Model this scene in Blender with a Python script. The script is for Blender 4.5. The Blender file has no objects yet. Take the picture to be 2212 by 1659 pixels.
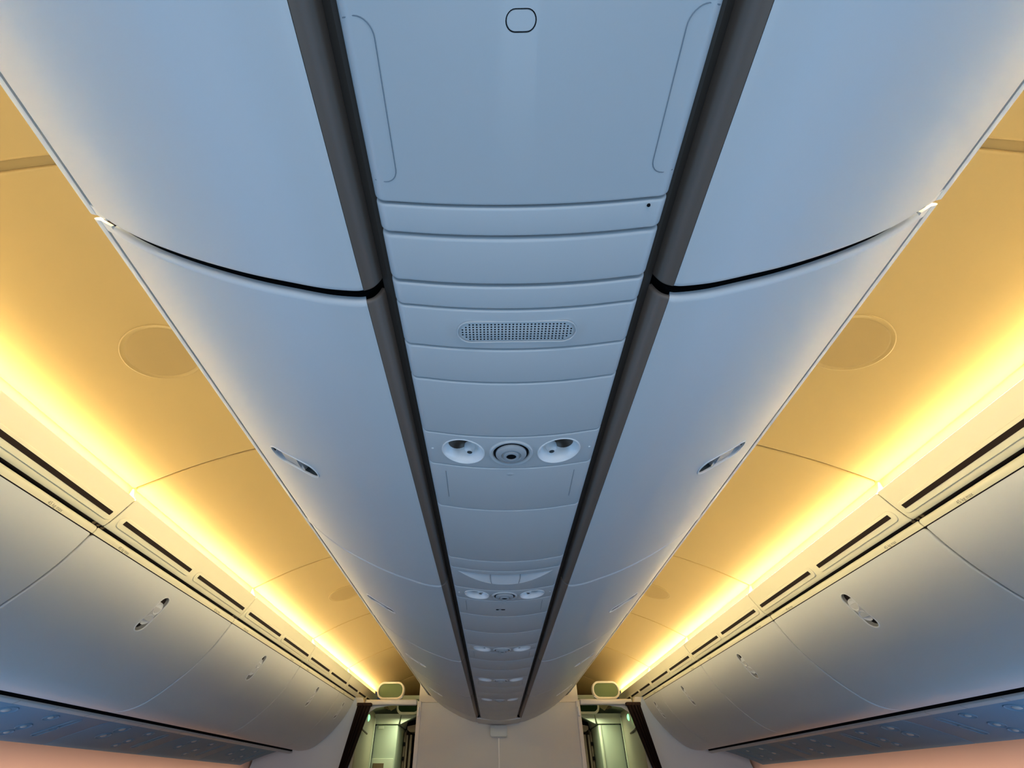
import bpy, bmesh, math
from mathutils import Vector, Matrix

# Cabin coordinates used below: X to the right of the aisle-less centre line, Y forward down the cabin,
# H height above the camera's eye level.  Real heights are H + EYE above the floor.
EYE = 1.44
scene = bpy.context.scene
col = scene.collection
PI = math.pi

# ------------------------------------------------------------------ materials
def plastic(name, rgb, rough=0.45, spec=0.5, bump=0.02, var=0.03, emit=None, estr=0.0, metal=0.0):
    m = bpy.data.materials.new(name); m.use_nodes = True
    nt = m.node_tree; b = nt.nodes['Principled BSDF']
    b.inputs['Roughness'].default_value = rough
    b.inputs['Specular IOR Level'].default_value = spec
    b.inputs['Metallic'].default_value = metal
    tc = nt.nodes.new('ShaderNodeTexCoord')
    if var:
        n = nt.nodes.new('ShaderNodeTexNoise'); n.inputs['Scale'].default_value = 3.0; n.inputs['Detail'].default_value = 3
        mx = nt.nodes.new('ShaderNodeMix'); mx.data_type = 'RGBA'
        mx.inputs['A'].default_value = tuple(c*(1-var) for c in rgb)+(1,)
        mx.inputs['B'].default_value = tuple(min(1, c*(1+var)) for c in rgb)+(1,)
        nt.links.new(tc.outputs['Object'], n.inputs['Vector'])
        nt.links.new(n.outputs['Fac'], mx.inputs['Factor'])
        nt.links.new(mx.outputs['Result'], b.inputs['Base Color'])
    else:
        b.inputs['Base Color'].default_value = tuple(rgb)+(1,)
    if bump:
        n2 = nt.nodes.new('ShaderNodeTexNoise'); n2.inputs['Scale'].default_value = 420; n2.inputs['Detail'].default_value = 2
        bp = nt.nodes.new('ShaderNodeBump'); bp.inputs['Strength'].default_value = bump; bp.inputs['Distance'].default_value = 0.002
        nt.links.new(tc.outputs['Object'], n2.inputs['Vector'])
        nt.links.new(n2.outputs['Fac'], bp.inputs['Height']); nt.links.new(bp.outputs['Normal'], b.inputs['Normal'])
    if emit:
        b.inputs['Emission Color'].default_value = tuple(emit)+(1,)
        b.inputs['Emission Strength'].default_value = estr
    return m

M = {}
M['bin']     = plastic('bin_plastic', (0.66, 0.665, 0.67), 0.42)
M['strip']   = plastic('service_strip_plastic', (0.585, 0.60, 0.61), 0.40)
M['seal']    = plastic('taupe_hook_shade', (0.17, 0.125, 0.098), 0.5)  # darker brown stands in for groove shade on the door's hooked edge
M['seal2']   = plastic('grey_channel', (0.045, 0.036, 0.030), 0.6)
M['trim']    = plastic('white_lip_trim', (0.80, 0.78, 0.73), 0.4)
M['dark']    = plastic('black_gap', (0.006, 0.006, 0.007), 0.8, 0.1, 0, 0)
M['darkbr']  = plastic('dark_brown_gap', (0.016, 0.008, 0.006), 0.7, 0.2, 0, 0)
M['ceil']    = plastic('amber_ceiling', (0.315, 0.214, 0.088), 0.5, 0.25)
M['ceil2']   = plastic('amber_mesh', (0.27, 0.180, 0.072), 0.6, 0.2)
M['cove']    = plastic('cream_cove', (0.84, 0.76, 0.54), 0.45)
M['trough']  = plastic('cream_trough', (0.74, 0.60, 0.27), 0.5, 0.3)
M['sbin']    = plastic('side_bin_plastic', (0.70, 0.69, 0.67), 0.40)
M['white']   = plastic('white_plastic', (0.82, 0.82, 0.82), 0.35)
M['cup']     = plastic('cup_white', (0.86, 0.86, 0.86), 0.25)
M['cup_shade'] = plastic('brown_cup_shade', (0.075, 0.058, 0.045), 0.3)
M['grey']    = plastic('grey_plastic', (0.42, 0.44, 0.46), 0.4)
M['recess']  = plastic('recess_dark', (0.05, 0.055, 0.055), 0.5)
M['recess2'] = plastic('recess_grey', (0.30, 0.29, 0.27), 0.5)
M['psu']     = plastic('glossy_service_panel', (0.20, 0.33, 0.44), 0.55, 0.12)
M['psurail'] = plastic('pale_rail', (0.55, 0.58, 0.58), 0.4)
M['peach']   = plastic('peach_sidewall', (0.90, 0.62, 0.47), 0.6, 0.2)
M['wall']    = plastic('divider_wall', (0.60, 0.60, 0.60), 0.6, 0.2)
M['wallup']  = plastic('divider_upper', (0.74, 0.68, 0.58), 0.55, 0.25)
M['side']    = plastic('side_divider', (0.74, 0.80, 0.86), 0.55, 0.25)
M['rail']    = plastic('curtain_rail', (0.72, 0.70, 0.68), 0.35)
M['frame']   = plastic('sign_frame', (0.80, 0.70, 0.55), 0.4)
M['green']   = plastic('dark_green_sign', (0.085, 0.125, 0.035), 0.4, 0.4, 0, 0)
M['green2']  = plastic('deep_green_sign', (0.003, 0.022, 0.002), 0.5, 0.08, 0, 0)
M['led']     = plastic('amber_led', (0.9, 0.8, 0.5), 0.5, 0.2, 0, 0, (1.0, 0.78, 0.32), 37.0)
M['led2']    = plastic('cream_led', (0.9, 0.85, 0.7), 0.5, 0.2, 0, 0, (1.0, 0.84, 0.47), 90.0)
M['led3']    = plastic('bright_lens', (0.9, 0.85, 0.7), 0.5, 0.2, 0, 0, (1.0, 0.85, 0.50), 230.0)
M['galley']  = plastic('galley_green_grey', (0.50, 0.56, 0.42), 0.5)
M['galleyw'] = plastic('galley_cream', (0.66, 0.70, 0.52), 0.5)
M['galleyb'] = plastic('galley_beige', (0.52, 0.48, 0.34), 0.5)
M['brown']   = plastic('galley_brown', (0.16, 0.105, 0.05), 0.5)
M['tan']     = plastic('folded_tan', (0.30, 0.22, 0.15), 0.7)
M['glow']    = plastic('green_indicator', (0.2, 0.9, 0.3), 0.4, 0.3, 0, 0, (0.25, 1.0, 0.35), 2.0)
M['ink']     = plastic('placard_ink', (0.28, 0.25, 0.17), 0.7, 0.1, 0, 0)
M['line']    = plastic('engraved_line', (0.22, 0.26, 0.30), 0.5, 0.3, 0, 0)
def carpet():
    m = plastic('carpet', (0.10, 0.115, 0.14), 0.95, 0.05, 0.4, 0.15); return m
M['carpet'] = carpet()
def fabric():
    m = plastic('dark_curtain_fabric', (0.040, 0.024, 0.018), 0.95, 0.1, 0.15, 0.15); return m
M['curtain'] = fabric()

# ------------------------------------------------------------------ object helpers
def children(o): return [c for c in bpy.data.objects if c.parent == o]

class Thing:
    """An Empty at the thing's base; parts are meshes given in cabin coordinates."""
    def __init__(s, name, label, cat, o, group=None):
        s.o = Vector(o)
        e = bpy.data.objects.new(name, None); e.empty_display_size = 0.05
        col.objects.link(e); e.location = s.o + Vector((0, 0, EYE))
        e['label'] = label; e['category'] = cat
        if group: e['group'] = group
        s.e = e
    def part(s, name, geo, mat, parent=None, label=None, smooth=True):
        ob = make(name, geo, mat, s.o, smooth)
        ob.parent = parent or s.e
        if label: ob['label'] = label
        return ob

def make(name, geo, mat, o=(0, 0, 0), smooth=True):
    vs, fs = geo[0], geo[1]
    me = bpy.data.meshes.new(name)
    o = Vector(o)
    me.from_pydata([tuple(Vector(v)-o) for v in vs], [], fs)
    mats = mat if isinstance(mat, (list, tuple)) else [mat]
    for m in mats: me.materials.append(M[m] if isinstance(m, str) else m)
    if len(geo) > 2:
        for p, i in zip(me.polygons, geo[2]): p.material_index = i
    bm = bmesh.new(); bm.from_mesh(me)
    bmesh.ops.remove_doubles(bm, verts=bm.verts, dist=1e-6)
    bmesh.ops.recalc_face_normals(bm, faces=bm.faces)
    bm.to_mesh(me); bm.free()
    finish(me, smooth)
    ob = bpy.data.objects.new(name, me); col.objects.link(ob)
    return ob

def finish(me, smooth=True):
    if smooth:
        me.polygons.foreach_set('use_smooth', [True]*len(me.polygons))
        me.set_sharp_from_angle(angle=math.radians(38))
    me.update()

def solo(name, geo, mat, label, cat, o, group=None, smooth=True):
    ob = make(name, geo, mat, o, smooth); ob.location = Vector(o)+Vector((0, 0, EYE))
    ob['label'] = label; ob['category'] = cat
    if group: ob['group'] = group
    return ob

def struct(name, geo, mat, smooth=True):
    ob = make(name, geo, mat, (0, 0, 0), smooth); ob.location = (0, 0, EYE); ob['kind'] = 'structure'
    return ob

def dup(e, dy, label, dx=0):
    """Copy a thing, its parts and their sub-parts, shifted along the cabin."""
    r = e.copy(); col.objects.link(r); r.location = e.location + Vector((dx, dy, 0)); r['label'] = label
    for ch in children(e):
        c = ch.copy(); col.objects.link(c); c.parent = r
        for g in children(ch):
            d = g.copy(); col.objects.link(d); d.parent = c
    return r

def cut(ob, geos):
    """Boolean-subtract closed shapes (same local frame as ob)."""
    tmp = []
    for g in geos:
        c = make('cutter', g, 'dark', (0, 0, 0), False); c.matrix_world = Matrix.Identity(4); tmp.append(c)
    src = bpy.data.objects.new('src', ob.data); col.objects.link(src)
    for c in tmp:
        md = src.modifiers.new('b', 'BOOLEAN'); md.operation = 'DIFFERENCE'; md.object = c; md.solver = 'EXACT'
    bpy.context.view_layer.update()
    dg = bpy.context.evaluated_depsgraph_get()
    me = bpy.data.meshes.new_from_object(src.evaluated_get(dg))
    bpy.data.objects.remove(src)
    for c in tmp: 
        m = c.data; bpy.data.objects.remove(c); bpy.data.meshes.remove(m)
    finish(me)
    ob.data = me

# ------------------------------------------------------------------ geometry helpers
def spline(pts, n=8):
    """Catmull-Rom through (X, H) points."""
    P = [Vector(p) for p in pts]
    P = [P[0]*2-P[1]] + P + [P[-1]*2-P[-2]]
    out = []
    for i in range(1, len(P)-2):
        p0, p1, p2, p3 = P[i-1:i+3]
        t01 = max((p1-p0).length, 1e-5)**.5; t12 = max((p2-p1).length, 1e-5)**.5; t23 = max((p3-p2).length, 1e-5)**.5
        m1 = (p2-p1)+t12*((p1-p0)/t01-(p2-p0)/(t01+t12))
        m2 = (p2-p1)+t12*((p3-p2)/t23-(p3-p1)/(t12+t23))
        for k in range(n):
            t = k/n
            out.append((2*t**3-3*t*t+1)*p1+(t**3-2*t*t+t)*m1+(-2*t**3+3*t*t)*p2+(t**3-t*t)*m2)
    out.append(P[-2].copy())
    return out

class Prof:
    def __init__(s, pts, n=8):
        s.p = spline(pts, n) if n else [Vector(q) for q in pts]
        s.s = [0]
        for a, b in zip(s.p, s.p[1:]): s.s.append(s.s[-1]+(b-a).length)
        s.L = s.s[-1]
        s.nr = []
        for i in range(len(s.p)):
            a = s.p[max(i-1, 0)]; b = s.p[min(i+1, len(s.p)-1)]
            t = (b-a).normalized(); s.nr.append(Vector((t.y, -t.x)))
    def at(s, d):
        d = min(max(d, 0), s.L)
        for i in range(len(s.p)-1):
            if d <= s.s[i+1]+1e-9:
                f = (d-s.s[i])/max(s.s[i+1]-s.s[i], 1e-9)
                return s.p[i].lerp(s.p[i+1], f), s.nr[i].lerp(s.nr[i+1], f).normalized()
    def near(s, x):
        return min(range(len(s.p)), key=lambda i: abs(s.p[i].x-x))

def sweep(pr, y0, y1, t, r=0.004, ca=0.0, cb=0.0, ny=1, nf=5, lift=0.0):
    """Solid panel: profile swept along Y with rounded ends; ca/cb round the plan corners at the profile's start/end."""
    st = []
    R = max(ca, cb)
    ys = [(y0+r*(1-math.cos(a)), r*(1-math.sin(a))) for a in [PI/2*i/nf for i in range(nf+1)]]
    if R: ys += [(y0+R*(1-math.cos(PI/2*i/6)), 0) for i in range(1, 7) if R*(1-math.cos(PI/2*i/6)) > r]
    ye = [(y0+y1-y, d) for y, d in reversed(ys)]
    mid = [(ys[-1][0]+(ye[0][0]-ys[-1][0])*k/ny, 0) for k in range(1, ny)]
    st = ys+mid+ye
    vs, fs = [], []
    N = len(pr.p)
    for y, d in st:
        e = min(y-y0, y1-y)
        def shr(c): return (c-math.sqrt(max(c*c-(c-e)**2, 0))) if (c and e < c) else 0
        a, b = shr(ca), shr(cb)
        o, inn = [], []
        for i in range(N):
            q, nn = pr.at(a+(pr.L-a-b)*(pr.s[i]/pr.L))
            po = q-nn*(d-lift); pi_ = q-nn*t
            o.append((po.x, y, po.y)); inn.append((pi_.x, y, pi_.y))
        vs += o+inn[::-1]
    K = 2*N
    for j in range(len(st)-1):
        for i in range(K):
            fs.append((j*K+i, j*K+(i+1) % K, (j+1)*K+(i+1) % K, (j+1)*K+i))
    fs.append(tuple(range(K))); fs.append(tuple((len(st)-1)*K+i for i in range(K)))
    return vs, fs

def closed_sweep(poly, y0, y1):
    n = len(poly)
    vs = [(p[0], y0, p[1]) for p in poly]+[(p[0], y1, p[1]) for p in poly]
    fs = [(i, (i+1) % n, n+(i+1) % n, n+i) for i in range(n)]+[tuple(range(n)), tuple(range(n, 2*n))]
    return vs, fs

def box(x0, x1, y0, y1, z0, z1, bev=0.0):
    bm = bmesh.new(); bmesh.ops.create_cube(bm, size=1)
    for v in bm.verts:
        v.co = Vector((x0+(v.co.x+.5)*(x1-x0), y0+(v.co.y+.5)*(y1-y0), z0+(v.co.z+.5)*(z1-z0)))
    if bev: bmesh.ops.bevel(bm, geom=bm.edges[:], offset=bev, segments=3, affect='EDGES', profile=0.5)
    return from_bm(bm)

def from_bm(bm):
    bm.verts.index_update()
    r = [tuple(v.co) for v in bm.verts], [tuple(v.index for v in f.verts) for f in bm.faces]
    bm.free(); return r

def merge(*gs):
    vs, fs, mi = [], [], []
    for k, g in enumerate(gs):
        n = len(vs); vs += list(g[0]); fs += [tuple(i+n for i in f) for f in g[1]]
        mi += g[2] if len(g) > 2 else [0]*len(g[1])
    return vs, fs, mi

def mir(g):
    return ([(-v[0], v[1], v[2]) for v in g[0]], [tuple(reversed(f)) for f in g[1]])+tuple(g[2:])

class Fr:
    """Local frame on a surface: origin, u (across), v (along Y), n (towards the cabin)."""
    def __init__(s, o, u, v, n): s.o, s.u, s.v, s.n = Vector(o), Vector(u), Vector(v), Vector(n)
    def __call__(s, a, b, c): return tuple(s.o+s.u*a+s.v*b+s.n*c)
    def map(s, g): return ([s(*p) for p in g[0]],)+tuple(g[1:])

class SurfFr(Fr):
    """Frame that follows the curve of a profile: u is arc length down the profile."""
    def __init__(s, pr, x, y):
        i = pr.near(x); f = frame_on(pr, x, y); Fr.__init__(s, f.o, f.u, f.v, f.n)
        s.pr, s.s0, s.y = pr, pr.s[i], y
    def __call__(s, a, b, c):
        q, n = s.pr.at(s.s0+a); q = q+n*c
        return (q.x, s.y+b, q.y)

def frame_on(pr, x, y, side=1):
    i = pr.near(x); q, nn = pr.p[i], pr.nr[i]
    t = Vector((-nn.y, nn.x))
    return Fr((q.x, y, q.y), (t.x, 0, t.y), (0, 1, 0), (nn.x, 0, nn.y))

def lathe(prof, n=32, sx=1.0):
    vs, fs = [], []
    k = len(prof)
    for j in range(n):
        a = 2*PI*j/n
        for r, h in prof: vs.append((r*math.cos(a)*sx, r*math.sin(a), h))
    for j in range(n):
        for i in range(k-1):
            fs.append((j*k+i, ((j+1) % n)*k+i, ((j+1) % n)*k+i+1, j*k+i+1))
    return vs, fs

def caps_outline(hl, w, n=12):
    """Capsule outline, half-length hl along u (to the tips), radius w."""
    o = []
    for i in range(n+1):
        a = -PI/2+PI*i/n; o.append((hl-w+w*math.cos(a), w*math.sin(a)))
    for i in range(n+1):
        a = PI/2+PI*i/n; o.append((-(hl-w)+w*math.cos(a), w*math.sin(a)))
    return o

def loft(outlines, close_ends=(True, True), ring=False):
    """Stack of equal-length closed 3D loops."""
    n = len(outlines[0]); vs = [p for o in outlines for p in o]; fs = []
    for j in range(len(outlines)-1):
        for i in range(n):
            fs.append((j*n+i, j*n+(i+1) % n, (j+1)*n+(i+1) % n, (j+1)*n+i))
    if ring:
        j = len(outlines)-1
        for i in range(n): fs.append((j*n+i, j*n+(i+1) % n, (i+1) % n, i))
    else:
        if close_ends[0]: fs.append(tuple(range(n)))
        if close_ends[1]: fs.append(tuple((len(outlines)-1)*n+i for i in range(n)))
    return vs, fs

def caps(hl, w, h): return [(a, b, h) for a, b in caps_outline(hl, w)]
def caps_prism(hl, w, h0, h1): return loft([caps(hl, w, h0), caps(hl, w, h1)])
def caps_ring(hl, w, wi, h0, h1, e=0.0008):
    """Flat bezel ring between outer radius w and inner inset wi."""
    i = hl-(w-wi)
    return loft([caps(hl, w, h0), caps(hl, w, h1-e), caps(hl-e, w-e, h1), caps(i+e, wi+e, h1), caps(i, wi, h1-e), caps(i, wi, h0)], ring=True)

def tube(path, r, n=6, closed=False):
    P = [Vector(p) for p in path]; vs, fs = [], []
    for i, p in enumerate(P):
        a = P[i-1] if (i or closed) else P[i]; b = P[(i+1) % len(P)] if (i < len(P)-1 or closed) else P[i]
        t = (b-a).normalized(); up = Vector((0, 0, 1)) if abs(t.z) < .9 else Vector((1, 0, 0))
        u = t.cross(up).normalized(); w = u.cross(t)
        for k in range(n):
            q = p+u*r*math.cos(2*PI*k/n)+w*r*math.sin(2*PI*k/n); vs.append(tuple(q))
    m = len(P)
    for j in range(m if closed else m-1):
        for k in range(n):
            fs.append((j*n+k, j*n+(k+1) % n, ((j+1) % m)*n+(k+1) % n, ((j+1) % m)*n+k))
    if not closed: fs += [tuple(range(n)), tuple((m-1)*n+k for k in range(n))]
    return vs, fs

def prism_y(outline, y0, y1, bev=0.0):
    """Outline in (X, H), extruded along Y, with an optional rounded front edge."""
    cx = sum(p[0] for p in outline)/len(outline); cz = sum(p[1] for p in outline)/len(outline)
    def ins(d):
        out = []; n = len(outline)
        for i in range(n):
            a, b, c = Vector(outline[i-1]), Vector(outline[i]), Vector(outline[(i+1) % n])
            t = (c-a).normalized(); nn = Vector((t.y, -t.x))
            if nn.dot(b-Vector((cx, cz))) > 0: nn = -nn
            q = b+nn*d; out.append(q)
        return out
    L = []
    if bev:
        for k in range(5):
            a = PI/2*k/4; L.append([(p.x, y0+bev*(1-math.sin(a)), p.y) for p in ins(bev*(1-math.cos(PI/2-a)) if 0 else bev*(1-math.sin(PI/2-PI/2*k/4)) if 0 else bev*(1-math.cos(PI/2*(1-k/4))))])
        L = [[(p.x, y0+bev*(1-math.cos(PI/2*k/4)), p.y) for p in ins(bev*(1-math.sin(PI/2*k/4)))] for k in range(5)]
    else:
        L = [[(p[0], y0, p[1]) for p in outline]]
    L.append([(p[0], y1, p[1]) for p in outline])
    return loft(L)

def rrect(cx, cz, w, h, r, n=6):
    o = []
    for sx, sz, a0 in ((1, 1, 0), (-1, 1, PI/2), (-1, -1, PI), (1, -1, 3*PI/2)):
        for i in range(n+1):
            a = a0+PI/2*i/n; o.append((cx+sx*(w/2-r)+r*math.cos(a), cz+sz*(h/2-r)+r*math.sin(a)))
    return o

ORD = ['nearest', 'second nearest', 'third nearest', 'fourth nearest', 'fifth nearest', 'farthest']
MOD = 1.17                        # length of a bin module
SEAM = 0.382                      # first visible seam between centre bins

# ------------------------------------------------------------------ profiles (X, H), measured in the cross-section
P_CDOOR = Prof([(0.209, 0.5045), (0.216, 0.5030), (0.228, 0.5035), (0.264, 0.5095), (0.320, 0.5265), (0.370, 0.5430),
                (0.430, 0.5670), (0.490, 0.5945), (0.530, 0.6150), (0.575, 0.6400), (0.635, 0.6790), (0.680, 0.7130), (0.695, 0.7252), (0.704, 0.7328)], 6)
P_CHOOK = Prof([(0.1865, 0.536), (0.1885, 0.528), (0.1915, 0.520), (0.1960, 0.5125), (0.202, 0.5075), (0.2085, 0.5048)], 5)
P_SDOOR = Prof([(1.484, 0.690), (1.510, 0.632), (1.530, 0.594), (1.558, 0.550), (1.600, 0.496), (1.655, 0.437), (1.725, 0.375),
                (1.795, 0.325), (1.840, 0.3055), (1.880, 0.2955), (1.920, 0.2920), (1.950, 0.2920), (1.963, 0.2945), (1.969, 0.302), (1.970, 0.315)], 6)
P_STRIM = Prof([(1.4800, 0.7180), (1.4768, 0.7118), (1.4776, 0.7055), (1.4832, 0.6935)], 4)
P_COVE  = Prof([(1.3950, 0.8265), (1.4100, 0.7985), (1.4230, 0.7740), (1.4370, 0.7500), (1.4500, 0.7310), (1.4570, 0.7240), (1.4625, 0.7215), (1.4650, 0.7260), (1.4655, 0.7400)], 5)
P_CEIL  = Prof([(0.30, 1.118), (0.60, 1.110), (0.85, 1.084), (0.95, 1.066), (1.030, 1.048), (1.117, 1.018), (1.236, 0.970), (1.350, 0.914), (1.405, 0.884), (1.425, 0.873)], 6)
P_PSU   = Prof([(2.032, 0.270), (2.060, 0.2635), (2.120, 0.2470), (2.200, 0.2220), (2.280, 0.1965), (2.325, 0.1790), (2.338, 0.1755), (2.346, 0.1800), (2.348, 0.195)], 5)
P_PRAIL = Prof([(2.0005, 0.2860), (2.0010, 0.2825), (2.0040, 0.2785), (2.014, 0.2745), (2.030, 0.2695)], 4)
def strip_h(x): return 0.492+0.018*(x/0.17)**2
P_STRIP = Prof([(-0.172, 0.548), (-0.172, 0.530), (-0.1705, 0.5195), (-0.1668, 0.5125), (-0.1605, 0.5078), (-0.150, strip_h(.15)), (-0.1, strip_h(.1)), (-0.05, strip_h(.05)), (0, 0.492),
                (0.05, strip_h(.05)), (0.1, strip_h(.1)), (0.150, strip_h(.15)), (0.1605, 0.5078), (0.1668, 0.5125), (0.1705, 0.5195), (0.172, 0.530), (0.172, 0.548)], 5)

# ------------------------------------------------------------------ latches
def latch(t, fr, flip, deep, mid, cs, bridge, disc):
    """Recessed oval latch: bezel ring, cup, bridge, two dished round paddles (sub-parts)."""
    hl, w = 0.079, 0.029
    g = mir if flip else (lambda q: q)
    # cup
    cup = loft([caps(hl-.002, w-.002, 0.0005), caps(hl-.003, w-.003, -0.006), caps(hl-.006, w-.006, -0.016), caps(hl-.013, w-.013, -0.021)], (False, True))
    lp = t.part('latch', g(fr.map(cup)), deep)
    t.part('latch_bezel', g(fr.map(caps_ring(hl+.002, w+.002, w-.0025, -0.004, 0.0022, .001))), 'white', lp)
    # bridge between the two paddles
    br = []
    for k in range(9):
        a = bridge[0]+(bridge[1]-bridge[0])*k/8; b = w-0.004-0.004*math.cos((k/8-.5)*PI)
        br.append((a, b))
    out = br+[(a, -b) for a, b in reversed(br)]
    t.part('latch_bridge', g(fr.map(loft([[(a, b, -0.019) for a, b in out], [(a, b, -0.0035) for a, b in out], [(a*.97, b*.93, -0.0022) for a, b in out]]))), mid, lp)
    for c, tilt in cs:
        r = w-0.0045
        d = lathe([(0.0001, -0.0105), (r*.45, -0.0095), (r*.78, -0.0062), (r*.93, -0.0024), (r, -0.0022), (r, -0.018)], 28)
        d = ([(x+c, y, z+x*tilt) for x, y, z in d[0]], d[1])
        t.part('latch_paddle', g(fr.map(d)), disc, lp)

def latch_cut(fr, flip):
    c = caps_prism(0.0785, 0.0285, -0.028, 0.02)
    g = fr.map(c)
    return mir(g) if flip else g

# ------------------------------------------------------------------ centre bins
def centre_bin(y0, L, label, left, gap_label=None):
    g = mir if left else (lambda q: q)
    sx = -1 if left else 1
    t = Thing('overhead_bin', label, 'overhead bin', (0.45*sx, y0+L/2, 0.50), 'centre overhead bins')
    door = t.part('bin_door', g(sweep(P_CDOOR, y0, y0+L, 0.012, 0.0085, 0, 0.030, nf=6)), 'bin')
    i = P_CDOOR.near(0.535)
    fr = SurfFr(P_CDOOR, 0.535, y0+L/2+.005)
    o = t.o
    cg = latch_cut(fr, left)
    cut(door, [([tuple(Vector(v)-o) for v in cg[0]], cg[1])])
    latch(t, fr, left, 'recess', 'grey', ((0.037, 0.16), (-0.012, -0.16)), (-0.012, 0.040), 'grey')
    t.part('shaded_hook', g(sweep(P_CHOOK, y0+.001, y0+L-.001, 0.006, 0.004, nf=3)), 'seal')  # hooked lower edge of the door, groove shade in its colour
    # lip trim along the top, with dark joint behind the door edge
    lip = [(0.7140, 0.7392), (0.7250, 0.7432), (0.7300, 0.7475), (0.7305, 0.7500), (0.7280, 0.7515), (0.7150, 0.7515), (0.7115, 0.7440)]
    gsk = [(0.6960, 0.7340), (0.7130, 0.7440), (0.7110, 0.7500), (0.6890, 0.7420)]
    t.part('lip_trim', g(closed_sweep(lip, y0-.0024, y0+L+.0024)), 'trim')
    t.part('lip_gasket', g(closed_sweep(gsk, y0-.002, y0+L+.002)), 'darkbr')
    # white corner fillers at both ends where the door corners are rounded
    for ya, yb in ((y0-.0024, y0+.016), (y0+L-.016, y0+L+.0024)):
        c = [(0.684, 0.7185), (0.7150, 0.7405), (0.7120, 0.7440), (0.681, 0.7225)]
        t.part('corner_clip', g(closed_sweep(c, ya, yb)), 'trim')
    back = [(0.183, 0.58), (0.215, 0.520), (0.264, 0.526), (0.370, 0.560), (0.490, 0.612), (0.575, 0.657), (0.66, 0.716), (0.688, 0.738),
            (0.688, 0.748), (0.650, 0.750), (0.615, 0.80), (0.56, 0.88), (0.40, 0.94), (0.18, 0.95)]
    t.part('bin_housing', g(closed_sweep(back, y0+.0005, y0+L-.0005)), 'dark')
    return t.e

L_C = MOD-0.005
for left in (False, True):
    side = 'left' if left else 'right'
    near = centre_bin(SEAM-0.009-L_C, L_C, 'large blue-grey centre bin filling the top %s of the picture, no latch in view' % side, left)
    first = centre_bin(SEAM+0.006, L_C, 'centre bin right behind the wide black gap on the %s, first oval latch' % side, left)
    names = ['%s centre bin with the second oval latch from the camera', '%s centre bin with the third oval latch from the camera', '%s centre bin with the fourth latch, next to the last']
    for k in range(3):
        dup(first, MOD*(k+1), names[k] % side)

# end pieces of the two bin rows against the front wall
for left in (False, True):
    g = mir if left else (lambda q: q)
    y0 = SEAM+.006+4*MOD
    t = Thing('bin_end_cap', 'short rounded end piece closing the %s row of centre bins at the wall' % ('left' if left else 'right'), 'end cap', (-.45 if left else .45, y0+.3, .55))
    vs, fs = sweep(P_CDOOR, y0, 5.66, 0.012, 0.005)
    def ease(v):
        f = max(0, (v[1]-5.2)/0.46); return (v[0], v[1], v[2]+0.012*f*f)
    t.part('cap_shell', g(([ease(v) for v in vs], fs)), 'bin')
    t.part('shaded_hook', g(sweep(P_CHOOK, y0+.001, 5.20, 0.006, 0.004, nf=3)), 'seal')
    lip = [(0.7140, 0.7392), (0.7250, 0.7432), (0.7300, 0.7475), (0.7305, 0.7500), (0.7280, 0.7515), (0.7150, 0.7515), (0.7115, 0.7440)]
    gsk = [(0.6960, 0.7340), (0.7130, 0.7440), (0.7110, 0.7500), (0.6890, 0.7420)]
    t.part('lip_trim', g(closed_sweep(lip, y0-.002, 5.66)), 'trim')
    t.part('lip_gasket', g(closed_sweep(gsk, y0-.002, 5.66)), 'darkbr')
    back = [(0.183, 0.58), (0.215, 0.520), (0.264, 0.526), (0.370, 0.560), (0.490, 0.612), (0.575, 0.657), (0.66, 0.716), (0.688, 0.738),
            (0.688, 0.748), (0.650, 0.750), (0.615, 0.80), (0.56, 0.88), (0.40, 0.94), (0.18, 0.95)]
    t.part('cap_core', g(closed_sweep(back, y0-.003, 5.66)), 'dark')

for left in (False, True):
    g = mir if left else (lambda q: q)
    tl = [(0.670, 0.7525), (0.679, 0.7525), (0.679, 0.7690), (0.670, 0.7690)]
    hd = [(0.655, 0.7525), (0.668, 0.7525), (0.668, 0.7710), (0.686, 0.7745), (0.6865, 0.7770), (0.655, 0.7770)]  # unseen hood added to keep the strip's light off the inner ceiling
    solo('light_hood', g(closed_sweep(hd, -0.75, 5.66)), 'trim', 'added unseen hood cutting upward light from the strip on top of the %s centre bins' % ('left' if left else 'right'), 'added light hood', (-.665 if left else .665, 2.4, .765))
    solo('bin_top_light', g(closed_sweep(tl, -0.75, 5.25)), 'led2', 'cream light strip lying along the top ledge of the %s centre bins' % ('left' if left else 'right'), 'light strip', (-.665 if left else .665, 2.4, .755))

# channel filler either side of the service strip (one long grey trim per side)
for left in (False, True):
    g = mir if left else (lambda q: q)
    c = [(0.1722, 0.530), (0.1780, 0.5275), (0.1850, 0.5300), (0.1880, 0.5340), (0.1860, 0.545), (0.1722, 0.545)]
    solo('channel_trim', g(closed_sweep(c, -0.8, 5.2)), 'seal2', 'thin grey channel trim in the dark groove %s of the service strip' % ('left' if left else 'right'), 'trim', (-.178 if left else .178, 2, .556))

# ------------------------------------------------------------------ centre service strip
def strip_panel(y0, y1, name, label, cat, group=None, gap=0.0028, r=0.0035):
    t = Thing(name, label, cat, (0, (y0+y1)/2, 0.5), group)
    p = t.part('panel', sweep(P_STRIP, y0+gap/2, y1-gap/2, 0.010, r, nf=4), 'strip')
    return t, p
def sfr(x, y):
    i = min(range(len(P_STRIP.p)), key=lambda k: abs(P_STRIP.p[k].x-x)+abs(P_STRIP.p[k].y-strip_h(x)))
    h = strip_h(x); sl = 0.036*x/0.17**2
    n = Vector((sl, 0, -1)).normalized(); u = Vector((1, 0, sl)).normalized()
    return Fr((x, y, h), u, (0, 1, 0), n)
def loc(t, g): return ([tuple(Vector(v)-t.o) for v in g[0]],)+tuple(g[1:])

GS = 'plain filler panels of the centre service strip'
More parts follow.
